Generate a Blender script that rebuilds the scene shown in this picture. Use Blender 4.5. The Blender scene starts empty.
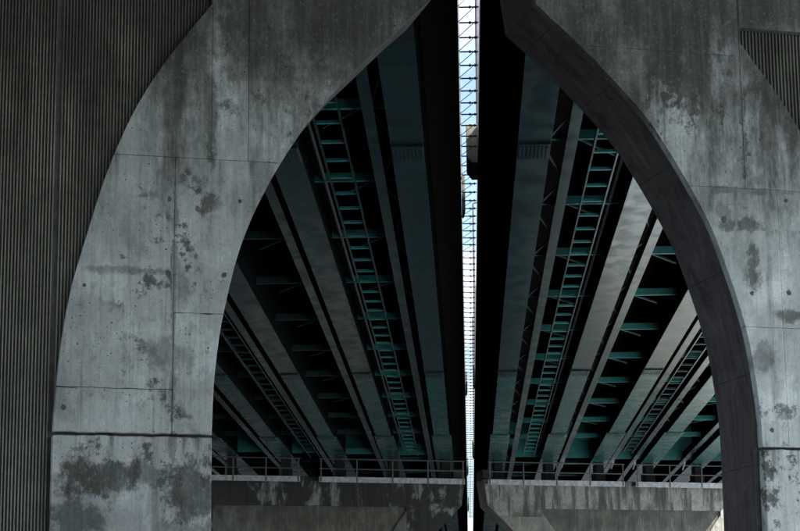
import bpy, bmesh, math, random
from mathutils import Matrix, Vector
random.seed(7)
R = math.radians
sc = bpy.context.scene
COL = sc.collection

# ------------------------------------------------------------------ camera
CAMZ = 1.6
cam_d = bpy.data.cameras.new('camera')
cam_d.sensor_width = 36.0
cam_d.lens = 92.25
cam_d.clip_start = 0.1
cam_d.clip_end = 3000
cam = bpy.data.objects.new('camera', cam_d)
COL.objects.link(cam)
rot = Matrix(((0.99938572, 0.01541439, 0.0314736),
              (0.03391796, -0.19944716, -0.9793214),
              (-0.00881832, 0.97978734, -0.19984747)))
cam.matrix_world = Matrix.Translation((0, 0, CAMZ)) @ rot.to_4x4()
sc.camera = cam

# ------------------------------------------------------------------ sky, sun, exposure
SUN_EL, SUN_AZ = 45.0, -35.0          # azimuth measured from +X towards +Y
w = bpy.data.worlds.new('World')
sc.world = w
w.use_nodes = True
nt = w.node_tree
nt.nodes.clear()
out = nt.nodes.new('ShaderNodeOutputWorld')
bg = nt.nodes.new('ShaderNodeBackground')
sky = nt.nodes.new('ShaderNodeTexSky')
sky.sky_type = 'NISHITA'
sky.sun_disc = False
sky.sun_elevation = R(SUN_EL)
sky.sun_rotation = R(90 - SUN_AZ)
tc = nt.nodes.new('ShaderNodeTexCoord')
mp = nt.nodes.new('ShaderNodeMapping')
mp.inputs['Scale'].default_value = (5, 5, 9)
nz = nt.nodes.new('ShaderNodeTexNoise')
nz.inputs['Scale'].default_value = 1.6
nz.inputs['Detail'].default_value = 7
nz.inputs['Roughness'].default_value = 0.55
rp = nt.nodes.new('ShaderNodeValToRGB')
rp.color_ramp.elements[0].position = 0.48
rp.color_ramp.elements[1].position = 0.66
mx = nt.nodes.new('ShaderNodeMix')
mx.data_type = 'RGBA'
mx.inputs[7].default_value = (7.5, 7.9, 8.4, 1)
nt.links.new(tc.outputs['Generated'], mp.inputs['Vector'])
nt.links.new(mp.outputs[0], nz.inputs['Vector'])
nt.links.new(nz.outputs[0], rp.inputs[0])
nt.links.new(rp.outputs[0], mx.inputs[0])
nt.links.new(sky.outputs[0], mx.inputs[6])
nt.links.new(mx.outputs[2], bg.inputs['Color'])
bg.inputs['Strength'].default_value = 0.10
nt.links.new(bg.outputs[0], out.inputs[0])

sun_d = bpy.data.lights.new('sun', 'SUN')
sun_d.energy = 4.0
sun_d.angle = R(0.5)
sun_d.color = (1.0, 0.965, 0.92)
sun = bpy.data.objects.new('sun', sun_d)
COL.objects.link(sun)
sdir = Vector((math.cos(R(SUN_EL)) * math.cos(R(SUN_AZ)), math.cos(R(SUN_EL)) * math.sin(R(SUN_AZ)), math.sin(R(SUN_EL))))
sun.rotation_euler = (-sdir).to_track_quat('-Z', 'Y').to_euler()
sun.location = (60, 0, 60)

sc.view_settings.view_transform = 'Standard'
sc.view_settings.look = 'None'
sc.view_settings.exposure = 1.6
sc.view_settings.gamma = 1.0
sc.view_settings.use_curve_mapping = False
sc.render.engine = 'CYCLES'
sc.cycles.use_denoising = True
sc.cycles.max_bounces = 8
sc.cycles.diffuse_bounces = 5

# ------------------------------------------------------------------ helpers
SK = R(16.410678735687053)
Q = Vector((math.cos(SK), math.sin(SK), 0))       # along a pier face
P = Vector((-math.sin(SK), math.cos(SK), 0))      # through a pier


class MB:
    def __init__(s):
        s.v, s.f = [], []

    def add(s, vs, fs):
        o = len(s.v)
        s.v += [tuple(a) for a in vs]
        s.f += [tuple(i + o for i in f) for f in fs]
        return s

    def box(s, x0, x1, y0, y1, z0, z1):
        return s.add([(x0, y0, z0), (x1, y0, z0), (x1, y1, z0), (x0, y1, z0), (x0, y0, z1), (x1, y0, z1), (x1, y1, z1), (x0, y1, z1)],
                     [(0, 3, 2, 1), (4, 5, 6, 7), (0, 1, 5, 4), (1, 2, 6, 5), (2, 3, 7, 6), (3, 0, 4, 7)])

    def bar(s, a, b, wx, wz):
        """rectangular bar from a to b"""
        a, b = Vector(a), Vector(b)
        d = (b - a).normalized()
        up = Vector((0, 0, 1)) if abs(d.z) < 0.9 else Vector((0, 1, 0))
        x = d.cross(up).normalized() * wx / 2
        z = x.cross(d).normalized() * wz / 2
        vs = [c + e for c in (a, b) for e in (-x - z, x - z, x + z, -x + z)]
        return s.add(vs, [(0, 1, 2, 3), (7, 6, 5, 4), (0, 4, 5, 1), (1, 5, 6, 2), (2, 6, 7, 3), (3, 7, 4, 0)])

    def tube(s, a, b, r, r2=None, n=8):
        a, b = Vector(a), Vector(b)
        r2 = r if r2 is None else r2
        d = (b - a).normalized()
        up = Vector((0, 0, 1)) if abs(d.z) < 0.9 else Vector((0, 1, 0))
        x = d.cross(up).normalized()
        z = x.cross(d).normalized()
        vs = []
        for c, rr in ((a, r), (b, r2)):
            for i in range(n):
                t = 2 * math.pi * i / n
                vs.append(c + x * rr * math.cos(t) + z * rr * math.sin(t))
        fs = [(i, (i + 1) % n, n + (i + 1) % n, n + i) for i in range(n)]
        fs += [tuple(range(n))[::-1], tuple(range(n, 2 * n))]
        return s.add(vs, fs)

    def mesh(s, name):
        me = bpy.data.meshes.new(name)
        me.from_pydata(s.v, [], s.f)
        bm = bmesh.new()
        bm.from_mesh(me)
        bmesh.ops.recalc_face_normals(bm, faces=bm.faces)
        bm.to_mesh(me)
        bm.free()
        return me

    def build(s, name, mat, parent=None):
        return link(name, s.mesh(name), mat, parent)


def link(name, me, mat, parent=None, loc=None):
    if mat is not None and not me.materials:
        me.materials.append(mat)
    o = bpy.data.objects.new(name, me)
    COL.objects.link(o)
    if parent is not None:
        o.parent = parent
    if loc is not None:
        o.location = loc
    return o


def empty(name, loc=(0, 0, 0), rz=0.0):
    o = bpy.data.objects.new(name, None)
    COL.objects.link(o)
    o.location = loc
    o.rotation_euler = (0, 0, rz)
    o.empty_display_size = 0.5
    return o


def tag(o, label, cat, group=None, kind=None):
    o['label'] = label
    if cat:
        o['category'] = cat
    if group:
        o['group'] = group
    if kind:
        o['kind'] = kind
    return o


def bevel(o, width, seg=1):
    m = o.modifiers.new('edge', 'BEVEL')
    m.width = width
    m.segments = seg
    m.limit_method = 'ANGLE'
    m.angle_limit = R(50)


# ------------------------------------------------------------------ materials
class NT:
    def __init__(s, name):
        s.m = bpy.data.materials.new(name)
        s.m.use_nodes = True
        s.t = s.m.node_tree
        s.b = s.t.nodes['Principled BSDF']
        s.geo = s.t.nodes.new('ShaderNodeNewGeometry')
        s.pos = s.geo.outputs['Position']

    def n(s, typ, **kw):
        x = s.t.nodes.new(typ)
        for k, v in kw.items():
            setattr(x, k, v)
        return x

    def set(s, sock, val):
        if hasattr(val, 'is_linked') or hasattr(val, 'links'):
            s.t.links.new(val, sock)
        else:
            sock.default_value = val

    def math(s, op, a, b=0.0, clamp=False):
        x = s.n('ShaderNodeMath', operation=op, use_clamp=clamp)
        s.set(x.inputs[0], a)
        s.set(x.inputs[1], b)
        return x.outputs[0]

    def dot(s, v):
        x = s.n('ShaderNodeVectorMath', operation='DOT_PRODUCT')
        s.set(x.inputs[0], s.pos)
        x.inputs[1].default_value = v
        return x.outputs['Value']

    def comb(s, a, b, c):
        x = s.n('ShaderNodeCombineXYZ')
        for i, v in enumerate((a, b, c)):
            s.set(x.inputs[i], v)
        return x.outputs[0]

    def noise(s, vec, scale, detail=4.0, rough=0.55, dist=0.0):
        x = s.n('ShaderNodeTexNoise')
        s.set(x.inputs['Vector'], vec)
        x.inputs['Scale'].default_value = scale
        x.inputs['Detail'].default_value = detail
        x.inputs['Roughness'].default_value = rough
        x.inputs['Distortion'].default_value = dist
        return x.outputs[0]

    def ramp(s, val, lo, hi, a=0.0, b=1.0):
        x = s.n('ShaderNodeMapRange', interpolation_type='SMOOTHSTEP')
        s.set(x.inputs[0], val)
        x.inputs[1].default_value = lo
        x.inputs[2].default_value = hi
        x.inputs[3].default_value = a
        x.inputs[4].default_value = b
        return x.outputs[0]

    def mix(s, fac, a, b, blend='MIX'):
        x = s.n('ShaderNodeMix', data_type='RGBA', blend_type=blend)
        s.set(x.inputs[0], fac)
        s.set(x.inputs[6], a if not isinstance(a, tuple) else (*a, 1))
        s.set(x.inputs[7], b if not isinstance(b, tuple) else (*b, 1))
        return x.outputs[2]

    def finish(s, col, rough, bump=None, strength=0.3, dist=0.01, spec=0.4, metallic=0.0):
        s.set(s.b.inputs['Base Color'], col if not isinstance(col, tuple) else (*col, 1))
        s.set(s.b.inputs['Roughness'], rough)
        s.b.inputs['Specular IOR Level'].default_value = spec
        s.b.inputs['Metallic'].default_value = metallic
        if bump is not None:
            bn = s.n('ShaderNodeBump')
            bn.inputs['Strength'].default_value = strength
            bn.inputs['Distance'].default_value = dist
            s.set(bn.inputs['Height'], bump)
            s.t.links.new(bn.outputs[0], s.b.inputs['Normal'])
        return s.m


# stains on the two near piers: (u along the face, z, half-width, half-height, strength)
STAINS = [
    (6.3, 11.5, 2.0, 1.5, 1.0), (4.67, 9.9, .10, .75, .8), (5.2, 10.8, .7, .8, .8), (3.14, 4.44, .50, .32, .95),
    (2.80, 3.9, .45, .35, .8), (4.41, 4.31, .40, .55, .95), (3.84, 4.52, .30, .17, .6), (4.15, 4.88, .07, .28, .6),
    (3.51, 7.45, .65, .06, .55), (4.03, 6.24, .42, .24, .55), (4.26, 7.19, .13, .34, .45), (4.5, 3.6, .6, .4, .6),
    (11.5, 11.2, 1.8, 1.05, 1.0), (13.05, 11.7, .42, 1.0, .9), (10.61, 11.75, .9, .55, .7), (13.09, 8.56, .42, .12, .8),
    (13.17, 7.89, .14, .34, .8), (13.78, 7.15, .25, .09, .8), (12.76, 8.75, .14, .16, .6), (13.56, 11.6, .55, .5, .6),
    (4.14, 7.2, .045, 2.0, .6), (13.12, 10.4, .08, 1.4, .9), (13.3, 9.12, .9, .06, .7), (7.6, 10.9, .5, .35, .8), (9.9, 11.5, .5, .5, .7),
    (13.3, 6.5, .2, .25, .5), (13.5, 9.3, .5, .08, .6),
]


def concrete(name, base, dark, blotch=0.5, stains=False, streak=0.4, pits=True, grime_shade=0.0):
    t = NT(name)
    u, wv = t.dot(tuple(Q)), t.dot(tuple(P))
    z = t.dot((0, 0, 1))
    sc3 = lambda a, b, c: t.comb(t.math('MULTIPLY', u, a), t.math('MULTIPLY', wv, b), t.math('MULTIPLY', z, c))
    shade = lambda k: tuple(min(1, c * k) for c in base)
    n1 = t.noise(t.pos, 0.55, 5, 0.6)
    n2 = t.noise(t.pos, 2.4, 8, 0.72)
    n3 = t.noise(t.pos, 20, 4, 0.7)
    n4 = t.noise(t.pos, 90, 2, 0.5)
    n5 = t.noise(t.pos, 55, 4, .75)
    col = t.mix(t.ramp(n1, .35, .68), shade(.85), shade(1.1))
    # cement bloom: paler clouds, darker laitance
    bl = t.noise(sc3(1.0, 1.0, .6), 1.5, 8, .68)
    col = t.mix(t.ramp(bl, .50, .66, 0, .75), col, shade(1.45))
    col = t.mix(t.ramp(bl, .33, .49, .7, 0), col, shade(.50))
    mo = t.noise(t.pos, 4.5, 8, .74)
    col = t.mix(t.ramp(mo, .52, .68, 0, .5), col, shade(.52))
    col = t.mix(t.ramp(mo, .32, .45, .35, 0), col, shade(1.3))
    # board-mark grain, fine and upright
    gr = t.noise(sc3(26, 26, .7), 1.0, 4, .65)
    col = t.mix(t.ramp(gr, .46, .75, 0, .42), col, shade(.5))
    # grit
    col = t.mix(t.ramp(n3, .50, .72, 0, .45), col, shade(.5))
    col = t.mix(t.ramp(n5, .54, .70, 0, .5), col, shade(.42))
    col = t.mix(t.ramp(n5, .32, .45, .3, 0), col, shade(1.4))
    # rain streaks
    st = t.noise(sc3(6, 6, .3), 1.0, 6, .65)
    col = t.mix(t.ramp(st, .54, .72, 0, streak), col, dark)
    tot = None
    if grime_shade:
        # runoff grime and painted shade below the deck, ragged lower edge
        rg = t.math('MULTIPLY', t.math('SUBTRACT', t.noise(sc3(1.7, 1, .45), .8, 9, .74), .5), 11.0)
        tot = t.ramp(t.math('ADD', z, rg), 7.8, 11.4, 0, grime_shade)
    if stains:
        nse = t.math('MULTIPLY', t.math('SUBTRACT', t.noise(sc3(1, 1, .75), 2.8, 9, .76), .5), 5.0)
        for (su, sz, ru, rz, k) in STAINS:
            a = t.math('MULTIPLY', t.math('SUBTRACT', u, su), 1 / ru)
            b = t.math('MULTIPLY', t.math('SUBTRACT', z, sz), 1 / rz)
            d = t.math('SQRT', t.math('ADD', t.math('MULTIPLY', a, a), t.math('MULTIPLY', b, b)))
            mk = t.ramp(t.math('ADD', d, nse), .55, 1.3, k, 0.0)
            tot = mk if tot is None else t.math('MAXIMUM', tot, mk)
        sk = t.noise(sc3(11, 11, .5), 1.0, 7, .7)
        tot = t.math('MULTIPLY', tot, t.ramp(sk, .36, .56, .92, 1.0))
        # drips running down from the joints
        dr = t.ramp(t.noise(sc3(9, 9, .25), 1.0, 5, .6), .52, .66)
        for zj, ln in ((5.08, .55), (9.16, .7), (11.8, 1.2)):
            q = t.math('MULTIPLY', t.math('SUBTRACT', zj, z), 1 / ln)
            q2 = t.math('MULTIPLY', t.ramp(q, 0.0, 1.0, .75, 0.0), t.math('GREATER_THAN', q, 0.0))
            tot = t.math('MAXIMUM', tot, t.math('MULTIPLY', dr, q2))
    # mould patches, breaking up into speckle
    pm = t.math('MULTIPLY', t.ramp(n2, .53, .60), t.ramp(n1, .44, .60))
    pm = t.math('MULTIPLY', pm, blotch)
    tot = pm if tot is None else t.math('MAXIMUM', tot, pm)
    tot = t.math('MULTIPLY', t.math('MULTIPLY', tot, t.ramp(n3, .26, .46, .72, 1.0)), t.ramp(bl, .42, .70, 1.0, .85))
    col = t.mix(t.math('MULTIPLY', tot, .92), col, t.mix(t.ramp(n2, .4, .6), dark, tuple(c * 1.3 for c in dark)))
    bump = t.math('ADD', t.math('MULTIPLY', n3, .8), t.math('MULTIPLY', n4, .4))
    if pits:
        sel = t.ramp(t.noise(t.pos, 1.8, 4, .65), .47, .60)
        for sc_, lim in ((13, .17), (5.5, .10)):
            vo = t.n('ShaderNodeTexVoronoi')
            t.set(vo.inputs['Vector'], t.pos)
            vo.inputs['Scale'].default_value = sc_
            pk = t.math('MULTIPLY', t.ramp(vo.outputs['Distance'], lim * .5, lim, 1.0, 0.0), sel)
            col = t.mix(t.math('MULTIPLY', pk, .8), col, tuple(c * .5 for c in dark))
            bump = t.math('SUBTRACT', bump, t.math('MULTIPLY', pk, 1.2))
    bump = t.math('ADD', bump, t.math('MULTIPLY', gr, .6))
    return t.finish(col, .88, bump, .6, .012, spec=.22)


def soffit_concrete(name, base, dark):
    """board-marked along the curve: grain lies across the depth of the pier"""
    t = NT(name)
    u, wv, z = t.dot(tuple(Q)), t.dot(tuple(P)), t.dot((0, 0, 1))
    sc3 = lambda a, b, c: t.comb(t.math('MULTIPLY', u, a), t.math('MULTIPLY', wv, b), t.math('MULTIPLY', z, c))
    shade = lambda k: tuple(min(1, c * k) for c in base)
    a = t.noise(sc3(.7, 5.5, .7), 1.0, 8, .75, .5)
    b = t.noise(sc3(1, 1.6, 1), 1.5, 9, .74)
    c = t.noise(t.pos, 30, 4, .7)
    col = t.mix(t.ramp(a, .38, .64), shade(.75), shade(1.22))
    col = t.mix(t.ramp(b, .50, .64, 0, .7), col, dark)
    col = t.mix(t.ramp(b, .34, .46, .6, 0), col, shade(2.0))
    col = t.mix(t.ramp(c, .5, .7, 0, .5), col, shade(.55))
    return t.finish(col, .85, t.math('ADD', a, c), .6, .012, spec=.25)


def cap_concrete(name, base, dark, peel=.6, lo=.44, hi=.62):
    """cap bands of the far piers: skin peeling, soot between pale patches"""
    t = NT(name)
    u, wv = t.dot(tuple(Q)), t.dot(tuple(P))
    z = t.dot((0, 0, 1))
    v = t.comb(t.math('MULTIPLY', u, 1.0), wv, t.math('MULTIPLY', z, .6))
    a = t.noise(v, .9, 7, .66, .3)
    b = t.noise(t.comb(t.math('MULTIPLY', u, 3.5), wv, t.math('MULTIPLY', z, .35)), 1.0, 5, .6)
    c = t.noise(t.pos, 7, 4, .6)
    col = t.mix(t.ramp(c, .3, .7), tuple(x * .75 for x in base), tuple(x * 1.15 for x in base))
    col = t.mix(t.ramp(b, .45, .62, 0, .8), col, dark)
    col = t.mix(t.ramp(a, lo, hi, 0, peel), col, dark)
    return t.finish(col, .9, c, .4, .02, spec=.2)


def steel(name, paint, dust, dusty=.5, rough=.42, streaks=True):
    t = NT(name)
    x, y, z = t.dot((1, 0, 0)), t.dot((0, 1, 0)), t.dot((0, 0, 1))
    v = t.comb(t.math('MULTIPLY', x, .9), t.math('MULTIPLY', y, .55), z)
    a = t.noise(v, 1.0, 5, .55, .2)
    v2 = t.comb(t.math('MULTIPLY', x, .8), t.math('MULTIPLY', y, 3.0), z)
    b = t.noise(v2, .8, 4, .6, .3)
    c = t.noise(t.pos, 5, 4, .6)
    col = t.mix(t.ramp(c, .3, .7), tuple(k * .8 for k in paint), tuple(k * 1.15 for k in paint))
    col = t.mix(t.ramp(a, .35, .62, 0, dusty), col, dust)
    if streaks:
        col = t.mix(t.ramp(b, .46, .62, 0, .75), col, tuple(k * .55 for k in dust))
    rs = t.noise(t.comb(t.math('MULTIPLY', x, 1.6), t.math('MULTIPLY', y, .9), z), 1.0, 2, .5, .4)
    rg = t.ramp(rs, .34, .66, rough - .04, rough + .10)
    t.b.inputs['Specular Tint'].default_value = (.80, .97, 1.0, 1)
    return t.finish(col, rg, spec=.5)


def plain(name, col, rough, spec=.3, metallic=0.0, var=.25, scale=6):
    t = NT(name)
    a = t.noise(t.pos, scale, 5, .65)
    c = t.mix(t.ramp(a, .3, .72), tuple(k * (1 - var) for k in col), tuple(k * (1 + var) for k in col))
    return t.finish(c, rough, a, .2, .01, spec=spec, metallic=metallic)


M_CON = concrete('weathered_concrete', (.43, .465, .46), (.026, .025, .017), .9, True, grime_shade=1.0)
M_CONR = concrete('lit_concrete', (.50, .54, .535), (.026, .025, .017), .9, True, grime_shade=1.0)  # paler copy for the right pier, its stronger light put into the colour
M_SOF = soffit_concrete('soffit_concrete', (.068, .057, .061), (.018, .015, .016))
M_RIB = concrete('ribbed_concrete', (.29, .287, .245), (.035, .034, .03), .4, False, .45, False, grime_shade=.7)
M_CORE = plain('joint_shadow_concrete', (.09, .09, .085), .95)
M_FAR = concrete('far_concrete', (.24, .235, .205), (.06, .056, .045), .5, False, .5, False)
M_CAP = cap_concrete('peeling_cap_concrete', (.30, .30, .27), (.06, .057, .05))
M_CAPL = cap_concrete('sooty_cap_concrete', (.25, .255, .25), (.035, .034, .032), .95, .40, .50)
M_FARL = concrete('far_sooty_concrete', (.13, .13, .12), (.03, .028, .025), .5, False, .6, False)
M_PLUG = plain('mortar_plug', (.10, .095, .085), .95, var=.4, scale=30)
M_FLANGE = steel('dusty_flange_paint', (.010, .046, .046), (.019, .034, .037), .6, .17)
M_FLANGE2 = steel('teal_flange_paint', (.012, .095, .086), (.026, .060, .058), .35, .24)
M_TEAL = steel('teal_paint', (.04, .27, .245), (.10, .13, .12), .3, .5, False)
M_TEALD = steel('dim_teal_paint', (.018, .052, .050), (.04, .05, .05), .4, .5, False)  # darker copy of the teal; dimness of the outer left bays put in
M_SUNLIT = steel('sunlit_teal_paint', (.07, .42, .38), (.1, .3, .28), .2, .4, False)  # brighter copy of the teal; sunlight on one beam put into the colour
M_WEB = plain('deep_shade_paint', (.007, .008, .008), .85, spec=.0)  # near-black steel; shade of the deep bays put into the colour
M_SLAB = plain('dark_deck_underside', (.020, .016, .015), .95, spec=.05, scale=1.5)  # even near-black brown over the whole slab
M_GALV = plain('galvanised_rail', (.12, .118, .12), .6, metallic=.2)
M_CHAN = plain('pale_channel', (.42, .42, .43), .6, var=.3, scale=5)
M_DARK = plain('black_rubber', (.015, .015, .015), .8)
M_WIRE = plain('dark_frame_steel', (.03, .028, .028), .6)
M_PED = concrete('pedestal_concrete', (.20, .185, .155), (.09, .08, .07), .3, False, .4, False)
M_ROAD = plain('deck_concrete', (.22, .22, .215), .9, scale=2)


def ground_mat(name, base):
    t = NT(name)
    a = t.noise(t.pos, .08, 5, .6)
    b = t.noise(t.pos, 3.0, 5, .65)
    c = t.noise(t.pos, 40, 3, .6)
    lo, hi = tuple(k * .8 for k in base), tuple(k * 1.2 for k in base)
    col = t.mix(t.ramp(a, .35, .65), lo, hi)
    col = t.mix(t.ramp(b, .35, .7, 0, .4), col, tuple(k * .6 for k in base))
    return t.finish(col, .95, c, .5, .03, spec=.2)


# ------------------------------------------------------------------ ground
g = MB()
N = 24
for i in range(N):
    for j in range(N):
        x0, x1 = -1200 + 100 * i, -1100 + 100 * i
        y0, y1 = -900 + 100 * j, -800 + 100 * j
        g.add([(x0, y0, 0), (x1, y0, 0), (x1, y1, 0), (x0, y1, 0)], [(0, 1, 2, 3)])
go = g.build('ground', ground_mat('dark_soil', (.026, .028, .030)))
go['kind'] = 'structure'
go['label'] = 'dark soil under the twin bridges'
gy = MB()  # unseen pale sheet, added to bounce sunlight onto the right girders
for i in range(8):
    for j in range(12):
        x0, y0 = 8.5 + 20 * i, -125 + 25 * j
        gy.add([(x0, y0, .006), (x0 + 20, y0, .006), (x0 + 20, y0 + 25, .006), (x0, y0 + 25, .006)], [(0, 1, 2, 3)])
yo = gy.build('bounce_sheet', ground_mat('pale_bounce_sheet', (.38, .44, .47)))
yo['kind'] = 'structure'
yo['label'] = 'added pale sheet beside the right bridge, bouncing sunlight upward'

# ------------------------------------------------------------------ piers
H0 = CAMZ
INNER_L = [(0, 10.29), (.38, 9.93), (.72, 9.58), (1.05, 9.24), (1.36, 8.92), (1.66, 8.56), (1.93, 8.22), (2.16, 7.88), (2.36, 7.55), (2.54, 7.22),
           (2.79, 6.69), (2.99, 6.13), (3.14, 5.51), (3.25, 4.91), (3.32, 4.24), (3.345, 3.5), (3.345, -1.6)]
INNER_R = [(0, 10.33), (.38, 10.0), (.66, 9.75), (.92, 9.51), (1.18, 9.25), (1.5, 8.92), (1.81, 8.56), (2.12, 8.10), (2.41, 7.62), (2.62, 7.24), (2.80, 6.87),
           (3.0, 6.32), (3.19, 5.72), (3.35, 5.04), (3.46, 4.13), (3.485, 3.5), (3.485, -1.6)]
PANEL = [(3.40, 10.2), (3.40, 9.95), (3.70, 9.55), (4.03, 9.09), (4.37, 8.54), (4.66, 7.94), (4.94, 7.19), (5.2, 6.28), (5.39, 5.52), (5.51, 4.73), (5.575, 3.93), (5.6, 3.4), (5.6, -1.6)]
TOPZ = 11.9
T = 1.6
CW = 9.15            # half width of a pier head


def smooth(pts, k=3):
    """Catmull-Rom through the points, the last straight piece kept"""
    res = []
    n = len(pts)
    for i in range(n - 2):
        p0, p1, p2, p3 = pts[max(i - 1, 0)], pts[i], pts[i + 1], pts[min(i + 2, n - 2)]
        for j in range(k):
            t = j / k
            res.append(tuple(.5 * (2 * b + (c - a) * t + (2 * a - 5 * b + 4 * c - d) * t * t + (-a + 3 * b - 3 * c + d) * t ** 3)
                             for a, b, c, d in zip(p0, p1, p2, p3)))
    return res + [pts[-2], pts[-1]]


def offset(pts, d):
    res = []
    for i, p in enumerate(pts):
        a, b = pts[max(i - 1, 0)], pts[min(i + 1, len(pts) - 1)]
        tx, tz = b[0] - a[0], b[1] - a[1]
        L = math.hypot(tx, tz)
        res.append((p[0] - tz / L * d, p[1] + tx / L * d))
    return res


def prism(poly, w0, w1):
    """closed prism of a simple (l, z) polygon between depths w0 and w1"""
    bm = bmesh.new()
    vs = [bm.verts.new((a, w0, b)) for a, b in poly]
    f = bm.faces.new(vs)
    f.normal_update()
    bmesh.ops.triangulate(bm, faces=[f])
    ret = bmesh.ops.extrude_face_region(bm, geom=bm.faces[:])
    bmesh.ops.translate(bm, verts=[v for v in ret['geom'] if isinstance(v, bmesh.types.BMVert)], vec=(0, w1 - w0, 0))
    bmesh.ops.recalc_face_normals(bm, faces=bm.faces)
    return bm


def cell_mesh(poly, rect, w0, w1, rough=0.0):
    bm = bmesh.new()
    vs = [bm.verts.new((a, w0, b)) for a, b in poly]
    f = bm.faces.new(vs)
    f.normal_update()
    bmesh.ops.triangulate(bm, faces=[f])
    x0, x1, z0, z1 = rect
    for co, no in (((x0, 0, 0), (-1, 0, 0)), ((x1, 0, 0), (1, 0, 0)), ((0, 0, z0), (0, 0, -1)), ((0, 0, z1), (0, 0, 1))):
        bmesh.ops.bisect_plane(bm, geom=bm.verts[:] + bm.edges[:] + bm.faces[:], dist=1e-5, plane_co=co, plane_no=no, clear_outer=True)
    if not bm.faces:
        bm.free()
        return None
    area = sum(f.calc_area() for f in bm.faces)
    if area < .01:
        bm.free()
        return None
    bmesh.ops.dissolve_limit(bm, angle_limit=R(1), verts=bm.verts[:], edges=bm.edges[:])
    bmesh.ops.remove_doubles(bm, verts=bm.verts[:], dist=1e-4)
    if rough:
        xs = [v.co.x for v in bm.verts]
        k = min(xs) + .11
        while k < max(xs) - .05:
            bmesh.ops.bisect_plane(bm, geom=bm.verts[:] + bm.edges[:] + bm.faces[:], dist=1e-4, plane_co=(k, 0, 0), plane_no=(1, 0, 0))
            k += random.uniform(.05, .16)
        for v in bm.verts:
            if v.is_boundary and x0 + .02 < v.co.x < x1 - .02:
                v.co.z += random.gauss(0, rough) * (2.2 if random.random() < .12 else 1)
    ret = bmesh.ops.extrude_face_region(bm, geom=bm.faces[:])
    bmesh.ops.translate(bm, verts=[v for v in ret['geom'] if isinstance(v, bmesh.types.BMVert)], vec=(0, w1 - w0, 0))
    bmesh.ops.recalc_face_normals(bm, faces=bm.faces)
    return bm


def bm_obj(name, bm, s, mat, parent):
    if s < 0:
        bmesh.ops.scale(bm, vec=(-1, 1, 1), verts=bm.verts)
        bmesh.ops.reverse_faces(bm, faces=bm.faces)
    bmesh.ops.recalc_face_normals(bm, faces=bm.faces)
    me = bpy.data.meshes.new(name)
    bm.to_mesh(me)
    bm.free()
    return link(name, me, mat, parent)


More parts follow.
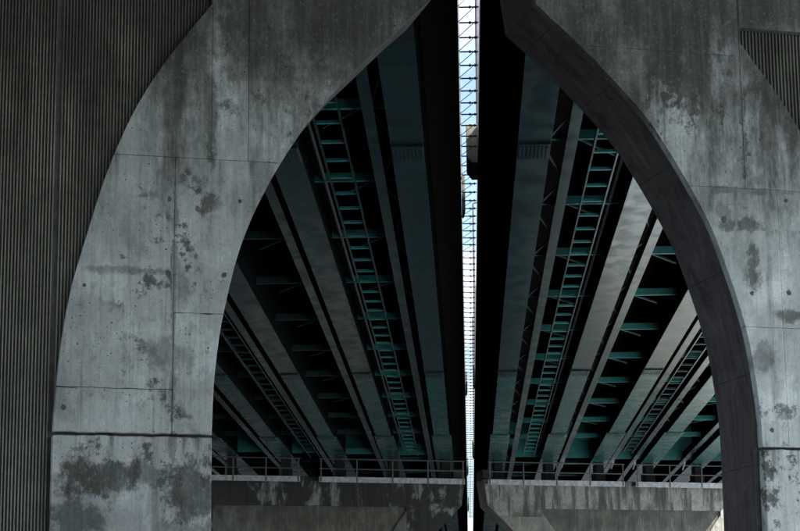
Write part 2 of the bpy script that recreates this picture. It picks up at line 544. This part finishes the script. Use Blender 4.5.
def make_pier(tip, s, label, far):
    """tip: world point of the lower front corner of the arm beside the gap; s: -1 left bridge, +1 right"""
    root = empty('bridge_pier', (tip[0], tip[1], 0), SK)
    tag(root, label, 'bridge pier', 'concrete piers carrying the twin decks')
    inner = smooth(INNER_L if s < 0 else INNER_R)
    panel = smooth([(3.4, 9.95)] + PANEL[2:])
    C = CW
    mir = lambda pts: [(2 * C - a, b) for a, b in pts]
    tz = inner[0][1]
    tip_top = (-.22, TOPZ)
    up = lambda pts: [(a, b + H0) for a, b in pts]
    # outline of band: top, both arms, hole for the ribbed panel open at the foot
    left = [tip_top] + inner
    band = up(left + list(reversed([(3.4, 10.2)] + panel)) + mir([(3.4, 10.2)] + panel) + list(reversed(mir(left))))
    mf = M_FARL if s < 0 else M_FAR
    mc = mf if far else (M_CON if s < 0 else M_CONR)
    # core, a little smaller than the faces
    ci = offset(left, .05)
    ci[0] = (tip_top[0] + .05, TOPZ - .05)
    ci[-1] = (ci[-1][0], -1.59)
    core = up(ci + list(reversed(mir(ci))))
    bm_obj('core', prism(core, .18, T - .06), s, M_CORE, root)
    # face blocks between the recessed joints
    B, J1, J2, PT = -1.6, 3.48, 7.56, 10.2
    G = .0025
    cells = []
    half = [(-1, C, B, J1, 1), (-1, 3.92, J1, 5.26 if s < 0 else 5.36, 0), (-1, 3.92, 5.26 if s < 0 else 5.36, J2, 0)]
    if s < 0:
        half += [(3.92, C, J1, 4.14, 0), (3.92, C, 4.14, J2, 0)]
        half += [(-1, 2.84, J2, 12, 0), (2.84, 3.39, J2, 12, 0)]
    else:
        half += [(3.92, C, J1, 5.36, 0), (3.92, C, 5.36, J2, 0)]
        half += [(-1, 3.38, J2, 9.72, 0), (-1, 3.38, 9.72, 12, 0)]
    half += [(3.38 if s > 0 else 3.39, C, J2, PT, 0)]
    for (a, b, z0, z1, k) in half:
        cells.append((a, b, z0, z1))
        cells.append((2 * C - b, 2 * C - a, z0, z1))
    xs = [3.385, 5.3, 7.2, C, 2 * C - 7.2, 2 * C - 5.3, 2 * C - 3.385]
    for a, b in zip(xs, xs[1:]):
        cells.append((a, b, PT, 12))
    for (a, b, z0, z1) in cells:
        ga = G
        r = (a + ga, b - ga, z0 + (.022 if abs(z0 - J1) < .01 else G) + H0 * 1, z1 - (.022 if abs(z1 - J1) < .01 else G) + H0)
        if z0 == B:
            r = (r[0], r[1], 0.0, r[3])
        bm = cell_mesh(band, r, -.022 if z0 == B else (.004 * math.sin(a * 7.3 + z0 * 3.1) if not far else 0.0), .175,
                       0.0 if far else (.005 if abs(z0 - J1) < .01 or abs(z1 - J1) < .01 else .0015))
        if bm is None:
            continue
        m = (M_CAPL if s < 0 else M_CAP) if (far and z1 > PT) else mc
        o = bm_obj('concrete_block', bm, s, m, root)
        bevel(o, (.013 if abs(z0 - J1) < .01 or abs(z1 - J1) < .01 else .004) if not far else .01)
    # back face: one plate each arm is enough behind
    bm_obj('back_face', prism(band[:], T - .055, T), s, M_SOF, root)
    # soffit and arm end lined with shutter panels
    marks = [-9, 0.0, .42, 1.72, 3.3, 5.15, 6.8, 8.2, 20]
    for fl in (False, True):
        pts = left if not fl else left
        off = offset(left, .045)
        # cumulative length along the curve from the lower tip corner
        acc = [0.0]
        for a, b in zip(left, left[1:]):
            acc.append(acc[-1] + math.hypot(b[0] - a[0], b[1] - a[1]))
        base = acc[1]
        for m0, m1 in zip(marks, marks[1:]):
            d0, d1 = max(m0 + base, 0) + .003, min(m1 + base, acc[-1]) - .003

            def at(d, arr):
                for i in range(len(acc) - 1):
                    if d <= acc[i + 1] + 1e-9:
                        t = (d - acc[i]) / max(acc[i + 1] - acc[i], 1e-9)
                        return (arr[i][0] + (arr[i + 1][0] - arr[i][0]) * t, arr[i][1] + (arr[i + 1][1] - arr[i][1]) * t)
                return arr[-1]
            ds = [d0] + [a for a in acc if d0 + .02 < a < d1 - .02] + [d1]
            mb = MB()
            for i, dd in enumerate(ds):
                for arr, wv in ((left, .182), (left, T - .06), (off, T - .06), (off, .182)):
                    a, b = at(dd, arr)
                    if fl:
                        a = 2 * C - a
                    mb.v.append((s * a, wv, b + H0))
                if i:
                    k = 4 * i
                    for j in range(4):
                        mb.f.append((k - 4 + j, k - 4 + (j + 1) % 4, k + (j + 1) % 4, k + j))
            n = 4 * (len(ds) - 1)
            mb.f += [(0, 1, 2, 3), (n + 3, n + 2, n + 1, n)]
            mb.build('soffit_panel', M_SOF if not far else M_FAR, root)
    # top slab
    MB().box(min(s * .0, s * 2 * C), max(s * .0, s * 2 * C), .2, T - .1, TOPZ + H0 - .03, TOPZ + H0 + .03).build('pier_top', M_WEB, root)
    # end blocks rising beside the gap
    for a in (-.22, 2 * C - .45):
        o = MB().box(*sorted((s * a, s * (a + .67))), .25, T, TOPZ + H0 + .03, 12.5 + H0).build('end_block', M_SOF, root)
        bevel(o, .03)
    # ribbed infill, recessed behind the band
    pitch = .046 if s < 0 else .058
    if far:
        pitch = .09
    pz = sorted([(a, b) for a, b in panel], key=lambda q: q[0])

    def ztop(l):
        if l > C:
            l = 2 * C - l
        if l >= 5.6:
            return PT
        if l <= 3.4:
            return None
        return PT
    def zlow(l):
        """lowest z of the opening at l"""
        if l > C:
            l = 2 * C - l
        if l >= 5.6:
            return B
        for (a0, b0), (a1, b1) in zip(panel, panel[1:]):
            if min(a0, a1) <= l <= max(a0, a1) and a1 > a0:
                return b0 + (b1 - b0) * (l - a0) / (a1 - a0)
        return None
    joints = [3.41, 5.62, 7.4, C, 2 * C - 7.4, 2 * C - 5.62, 2 * C - 3.41]
    for ja, jb in zip(joints, joints[1:]):
        mb = MB()
        nr = int((jb - ja - .05) / pitch)
        pitch_j = (jb - ja - .05) / nr
        l = ja + .025
        for _ in range(nr):
            zl = zlow(l + pitch / 2)
            jit = random.uniform(-.0015, .0015) if not far else 0
            if zl is not None and PT - zl > .05:
                z0, z1 = max(zl - .02, B) + H0, PT + H0 - .004
                a, b = l + pitch * .06 + jit, l + pitch * .58 + jit
                t0, t1 = .176, .136 + jit * 2 + (0 if not far else .02)
                k = (b - a) * .2
                mb.add([(s * a, t0, z0), (s * (a + k), t1, z0), (s * (b - k), t1, z0), (s * b, t0, z0),
                        (s * a, t0, z1), (s * (a + k), t1, z1), (s * (b - k), t1, z1), (s * b, t0, z1)],
                       [(0, 1, 5, 4), (1, 2, 6, 5), (2, 3, 7, 6), (0, 3, 2, 1), (4, 5, 6, 7)])
            l += pitch_j
        o = mb.build('ribbed_panel', M_RIB, root)
    mb = MB().box(*sorted((s * 3.41, s * (2 * C - 3.41))), .1765, .1795, 0, PT + H0)
    mb.build('panel_backing', M_CORE if not far else M_RIB, root)
    # mortar plugs in the tie holes
    plugs = [(4.0, 5.83), (4.0, 6.93), (3.19, 5.84), (2.96, 6.95), (5.45, 3.85), (5.5, 2.97), (4.53, 2.9), (5.2, 5.61)] if s < 0 else \
            [(3.0, 7.04), (3.42, 5.89), (4.04, 5.92), (4.07, 7.40), (3.47, 8.12), (3.65, 3.76), (4.3, 6.9)]
    if not far:
        for i, (a, b) in enumerate(plugs):
            r = (.055, .04, .045, .035, .04, .04, .03, .03)[i % 8]
            pm = MB().tube((s * a, -.006, b + H0), (s * a, .05, b + H0), r * .8, n=14)
            jt = [random.gauss(1, .16) for _ in range(14)]
            pm.v = [(s * a + (x - s * a) * jt[i % 14], yq, b + H0 + (zq - b - H0) * jt[i % 14] * 1.1) for i, (x, yq, zq) in enumerate(pm.v)]
            pm.build('mortar_plug', M_PLUG, root)
    # bearings, one under each girder
    for k in range(6):
        xg = X0 + s * (G0 + GS * k)
        # local l where this girder crosses the middle of the pier
        lx = (xg - tip[0]) / math.cos(SK) + math.tan(SK) * T / 2
        o = MB().box(lx - .32, lx + .32, T / 2 - .4, T / 2 + .4, TOPZ + H0 + .03, TOPZ + H0 + .55).box(
            lx - .25, lx + .25, T / 2 - .3, T / 2 + .3, TOPZ + H0 + .55, 12.975 + H0).build('bearing', M_DARK, root)
    return root


X0, G0, GS = .2, 1.57, 3.1
GW = .39
make_pier((-.436, 30.0), -1, 'near concrete pier with curved arm, ribbed panel on the left edge of the photo', False)
TR = Vector((-.436, 30, 0)) + Q * 1.68
make_pier((TR.x, TR.y), 1, 'near concrete pier on the right with dark curved soffit facing the gap', False)
make_pier((-.39, 122.2), -1, 'far sooty pier head behind the railings, left of the sky gap', True)
TFR = Vector((-.39, 122.2, 0)) + Q * 1.62
make_pier((TFR.x, TFR.y), 1, 'far tan pier head behind the railings, right of the sky gap', True)

# ------------------------------------------------------------------ bridge decks
Z = lambda h: h + H0
YA, YB = -62.0, 1450.0


def strip_mesh(name, x0, x1, y0, y1, z0, z1, mat):
    m = MB().box(x0, x1, y0, y1, z0, z1).mesh(name)
    m.materials.append(mat)
    return m


PLATES = [-62, -40, -18, 4, 20, 33, 48.9, 60, 72.5, 86.6, 98, 109.4, 128, 150, 180, 220, 260, 300, 400, 600, 1000, 1450]


def make_deck(s, label, phase):
    root = empty('bridge_deck', (X0, 0, 0))
    tag(root, label, 'bridge deck', 'twin bridge decks')
    e0, e1 = .27 * s, 18.7 * s
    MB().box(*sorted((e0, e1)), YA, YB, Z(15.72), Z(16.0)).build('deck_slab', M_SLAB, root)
    MB().box(*sorted((.9 * s, 18.2 * s)), YA, YB, Z(16.004), Z(16.06)).build('road_surface', M_ROAD, root)
    for a in (.275, 18.3):
        MB().box(*sorted((a * s, (a + .32) * s)), YA, YB, Z(16.002), Z(16.95)).build('parapet', M_ROAD, root)
    for k in range(6):
        c = s * (G0 + GS * k)
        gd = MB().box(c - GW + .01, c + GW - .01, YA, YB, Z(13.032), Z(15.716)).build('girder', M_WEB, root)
        for y0, y1 in zip(PLATES, PLATES[1:]):
            hw = GW + .02 if y1 < 110 else GW + .13
            link('flange_plate', strip_mesh('flange_plate', c - hw, c + hw, y0 + .008, y1 - .008, Z(13.0), Z(13.03), M_FLANGE2 if 85 < y0 < 125 else M_FLANGE), None, gd)
        for ys in (48.9, 86.6, 109.4):
            hw = GW
            mb = MB()
            nst = 8
            for i in range(nst):
                xa = c - hw + (i + .18) * 2 * hw / nst
                mb.box(xa, xa + 2 * hw / nst * .62, ys + .06, ys + 1.5, Z(12.955), Z(12.998))
            mb.box(c - hw, c + hw, ys - .10, ys + .055, Z(12.94), Z(12.998))
            mb.build('splice_plate', M_FLANGE if ys < 100 else M_FLANGE2, gd)
    # slender stringers beside the girders
    offs = [.95, .88, .82, -.93, -.95, -.95] if s > 0 else [.84, .8, .88, .95, .95, -.95]
    for k in range(6):
        c = s * (G0 + GS * k + offs[k])
        st = MB().box(c - .018, c + .018, YA, YB, Z(13.20), Z(13.78)).build('stringer', M_WEB, root)
        for y0, y1 in zip(PLATES[:-1:2], PLATES[2::2]):
            link('flange_plate', strip_mesh('flange_plate', c - .14, c + .14, y0 + .006, y1 - .006, Z(13.17), Z(13.198), M_FLANGE), None, st)
    # cross beams between girder webs
    wlen = GS - 2 * GW + .02
    me = MB().box(-wlen / 2, wlen / 2, -.06, -.045, -.12, .12).box(-wlen / 2, wlen / 2, -.044, .08, -.12, -.105).box(
        -wlen / 2, wlen / 2, -.044, .08, .105, .12).mesh('cross_beam')
    me.materials.append(M_TEAL)
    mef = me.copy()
    mef.materials[0] = M_SUNLIT
    med = me.copy()
    med.materials[0] = M_TEALD
    brace = MB().bar((0, 0, 0), (s * 1.15, 1.9, 0), .06, .06).mesh('brace')
    brace.materials.append(M_TEALD)
    brace2 = MB().bar((0, 0, 0), (-s * 1.15, 1.9, 0), .06, .06).mesh('brace')
    brace2.materials.append(M_TEALD)
    lac = {}
    frames = [phase + 7.25 * i for i in range(-6, 22)]
    frames = [y for y in frames if 30 < y < 200 and not (120.5 < y < 125)]
    for k in range(5):
        c = s * (G0 + GS * (k + .5))
        for y in frames:
            if y > 128 and k > 1:
                continue
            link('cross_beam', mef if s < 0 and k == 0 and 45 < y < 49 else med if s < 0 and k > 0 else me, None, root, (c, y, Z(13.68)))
            if y < 124:
                if k in (0, 1) or s < 0:
                    sx = s * (G0 + GS * k + offs[k] + .14)
                    link('brace', brace, None, root, (sx, y + .1, Z(13.66)))
                else:
                    sx = s * (G0 + GS * (k + 1) + offs[k + 1] - .14) if offs[k + 1] < 0 else s * (G0 + GS * k + offs[k] + .14)
                    link('brace', brace2 if offs[k + 1] < 0 else brace, None, root, (sx, y + .1, Z(13.66)))
    # lacing between each girder and its stringer
    for k in range(6):
        sg = 1 if offs[k] > 0 else -1
        a = s * (G0 + GS * k + sg * GW)
        b = s * (G0 + GS * k + offs[k] - sg * .1)
        y = 33.0 + (phase % 1)
        fl = False
        lm = MB().bar((0, 0, 0), (b - a, 2.4, 0), .05, .05).mesh('lacing_bar')
        lm.materials.append(M_TEALD)
        lm2 = MB().bar((b - a, 0, 0), (0, 2.4, 0), .05, .05).mesh('lacing_bar')
        lm2.materials.append(M_TEALD)
        while y < 119:
            link('lacing_bar', lm if fl else lm2, None, root, (a, y, Z(13.42)))
            fl = not fl
            y += 3.62
    # inspection tracks: two rails with rungs
    for cx, wd in ((3.42, .64), (9.2, .58)):
        c = s * cx
        tr = empty('inspection_track')
        tr.parent = root
        tr.location = (c, 0, Z(13.25))
        for q in (-1, 1):
            MB().box(q * wd / 2 - .022, q * wd / 2 + .022, 31, 121, -.09, .05).build('rail', M_FLANGE, tr)
        rm = MB().box(-wd / 2 + .03, wd / 2 - .03, -.06, .06, -.05, .02).mesh('rung')
        rm.materials.append(M_TEAL if cx < 5 else M_TEALD)
        y = frames[0]
        i = 0
        while y < 120:
            if y > 32:
                link('rung', rm, None, tr, (0, y, 0))
            y += 7.25 / 4
    for px, rr in ((4.02, .05), (9.85, .045)):
        MB().tube((s * px, YA, Z(13.62)), (s * px, 121, Z(13.62)), rr, n=8).build('service_pipe', M_GALV, root)
    if s > 0:  # pale brackets; sunlight on the stringer ends put into their colour
        for k in (1, 2, 3, 4):
            c = s * (G0 + GS * k + offs[k])
            ye = 122.0 + math.tan(SK) * (X0 + c)
            MB().box(c - .07, c + .07, ye - .4, ye - .05, Z(12.98), Z(13.16)).bar((c - .12, ye - .3, Z(12.6)), (c + .02, ye - .3, Z(12.98)), .07, .07).build('sunlit_end_bracket', M_CHAN, root)
    # end diaphragm before the far pier, following its skew
    for k in range(5):
        xa, xb = s * (G0 + GS * k + GW), s * (G0 + GS * (k + 1) - GW)
        ya = 122.4 + math.tan(SK) * (X0 + (xa + xb) / 2)
        MB().box(*sorted((xa, xb)), ya, ya + .05, Z(13.3), Z(15.7)).build('diaphragm', M_TEAL, root)
    return root


make_deck(-1, 'left bridge deck underside with dark steel girders and teal cross beams', 65.2 - 3.2)
make_deck(1, 'right bridge deck underside with paler steel girders and bright teal cross beams', 65.2)

# ------------------------------------------------------------------ walkway railings on the far piers


def make_walkway(tip, s, l0, l1, label):
    root = empty('walkway_railing', (tip[0], tip[1], 0), SK)
    tag(root, label, 'railing', 'railings along the far piers')
    z0 = Z(11.53)
    n = max(2, round((l1 - l0) / 4.2))
    for i in range(n):
        a, b = l0 + (l1 - l0) * i / n, l0 + (l1 - l0) * (i + 1) / n
        MB().box(*sorted((s * (a + .012), s * (b - .012))), -.62, -.55, z0, z0 + .32).build('edge_channel', M_CHAN, root)
    MB().box(*sorted((s * l0, s * l1)), -.545, -.002, z0 + .1, z0 + .15).build('walkway_plate', M_GALV, root)
    m = round((l1 - l0) / 2.1)
    for i in range(m + 1):
        x = s * (l0 + .12 + (l1 - l0 - .24) * i / m)
        MB().box(x - .035, x + .035, -.66, -.622, z0 + .02, z0 + 1.38).build('post', M_GALV, root)
    for zz in (.78, 1.36):
        MB().tube((s * l0, -.60, z0 + zz), (s * l1, -.60, z0 + zz), .034, n=8).build('rail', M_GALV, root)
    return root


TFL = (-.39, 122.2)
make_walkway(TFL, -1, -.05, 8.8, 'grey railing on the far left pier, section ending at the sky gap')
make_walkway(TFL, -1, 9.9, 17.8, 'dim grey railing on the far left pier, section beside the near concrete band')
make_walkway((TFR.x, TFR.y), 1, -.15, 8.5, 'grey railing on the far right pier, section ending at the sky gap')
make_walkway((TFR.x, TFR.y), 1, 9.2, 17.8, 'grey railing on the far right pier, section beside the dark soffit')

# ------------------------------------------------------------------ frame bridging the gap
root = empty('gap_frame', (0, 0, Z(16.1)))
tag(root, 'slender dark zigzag frame bridging the sky gap between the decks', 'guard frame')
bar = MB().tube((-.04, 0, 0), (.44, 0, 0), .021, n=6).tube((.2, 0, 0), (.25, 0, 0), .04, n=6).tube((.34, 0, 0), (.39, 0, 0), .04, n=6).mesh('cross_bar')
bar.materials.append(M_WIRE)
dia = MB().tube((.33, 0, 0), (-.09, 1.2, .0), .011, n=5).mesh('diagonal')
dia.materials.append(M_WIRE)
y = 38.0
while y < 205:
    link('cross_bar', bar, None, root, (0, y, 0))
    link('diagonal', dia, None, root, (0, y, 0))
    y += 1.2

# ------------------------------------------------------------------ lamp posts on pedestals beside the gap
names = {(1, 61.5): 'large pale lamp pedestal jutting into the upper sky gap', (-1, 68): 'lamp post and pedestal left of the gap, just below the large pale one',
         (1, 110): 'small lamp pedestal on the right deck edge, halfway down the gap', (-1, 113): 'small lamp pedestal on the left deck edge, halfway down the gap',
         (1, 146): 'lamp pedestal on the right deck edge above the far railings', (-1, 158): 'lamp pedestal on the left deck edge level with the far railings',
         (-1, 192): 'farthest lamp pedestal, low in the gap on the left deck edge'}
for (s, yy), lab in names.items():
    big = yy == 61.5
    root = empty('lamp_post', (X0 + s * .27, yy, Z(15.75)))
    tag(root, lab, 'lamp post', 'lamp posts beside the gap')
    pr = .36 if big else .13
    h = 1.25
    a = -s * pr
    b = -s * .004
    # corbelled pedestal: underside slopes back to the fascia
    mb = MB()
    prof = [(b, .0), (a * .55, .0), (a, .22), (a, h), (b, h)]
    L = 2.2 if big else 1.2
    vs = [(x, yq, z) for yq in (0, L) for x, z in prof]
    mb.add(vs, [(0, 1, 2, 3, 4), (9, 8, 7, 6, 5)] + [(i, (i + 1) % 5, 5 + (i + 1) % 5, 5 + i) for i in range(5)])
    o = mb.build('pedestal', M_PED, root)
    bevel(o, .02)
    pl = MB().box(-s * pr * .9, s * .25, L * .3, L * .3 + .35, h + .002, h + .04).build('base_plate', M_GALV, root)
    pole = MB().tube((s * .05, L * .45, h + .04), (s * .05, L * .45, h + 9), .09, .05, n=12).tube((s * .05, L * .45, h + 9), (s * 1.8, L * .45, h + 9.5), .05, .04, n=8)
    po = pole.build('pole', M_GALV, root)
    MB().box(*sorted((s * 1.6, s * 2.3)), L * .45 - .13, L * .45 + .13, h + 9.44, h + 9.56).build('lamp_head', M_CHAN, po)
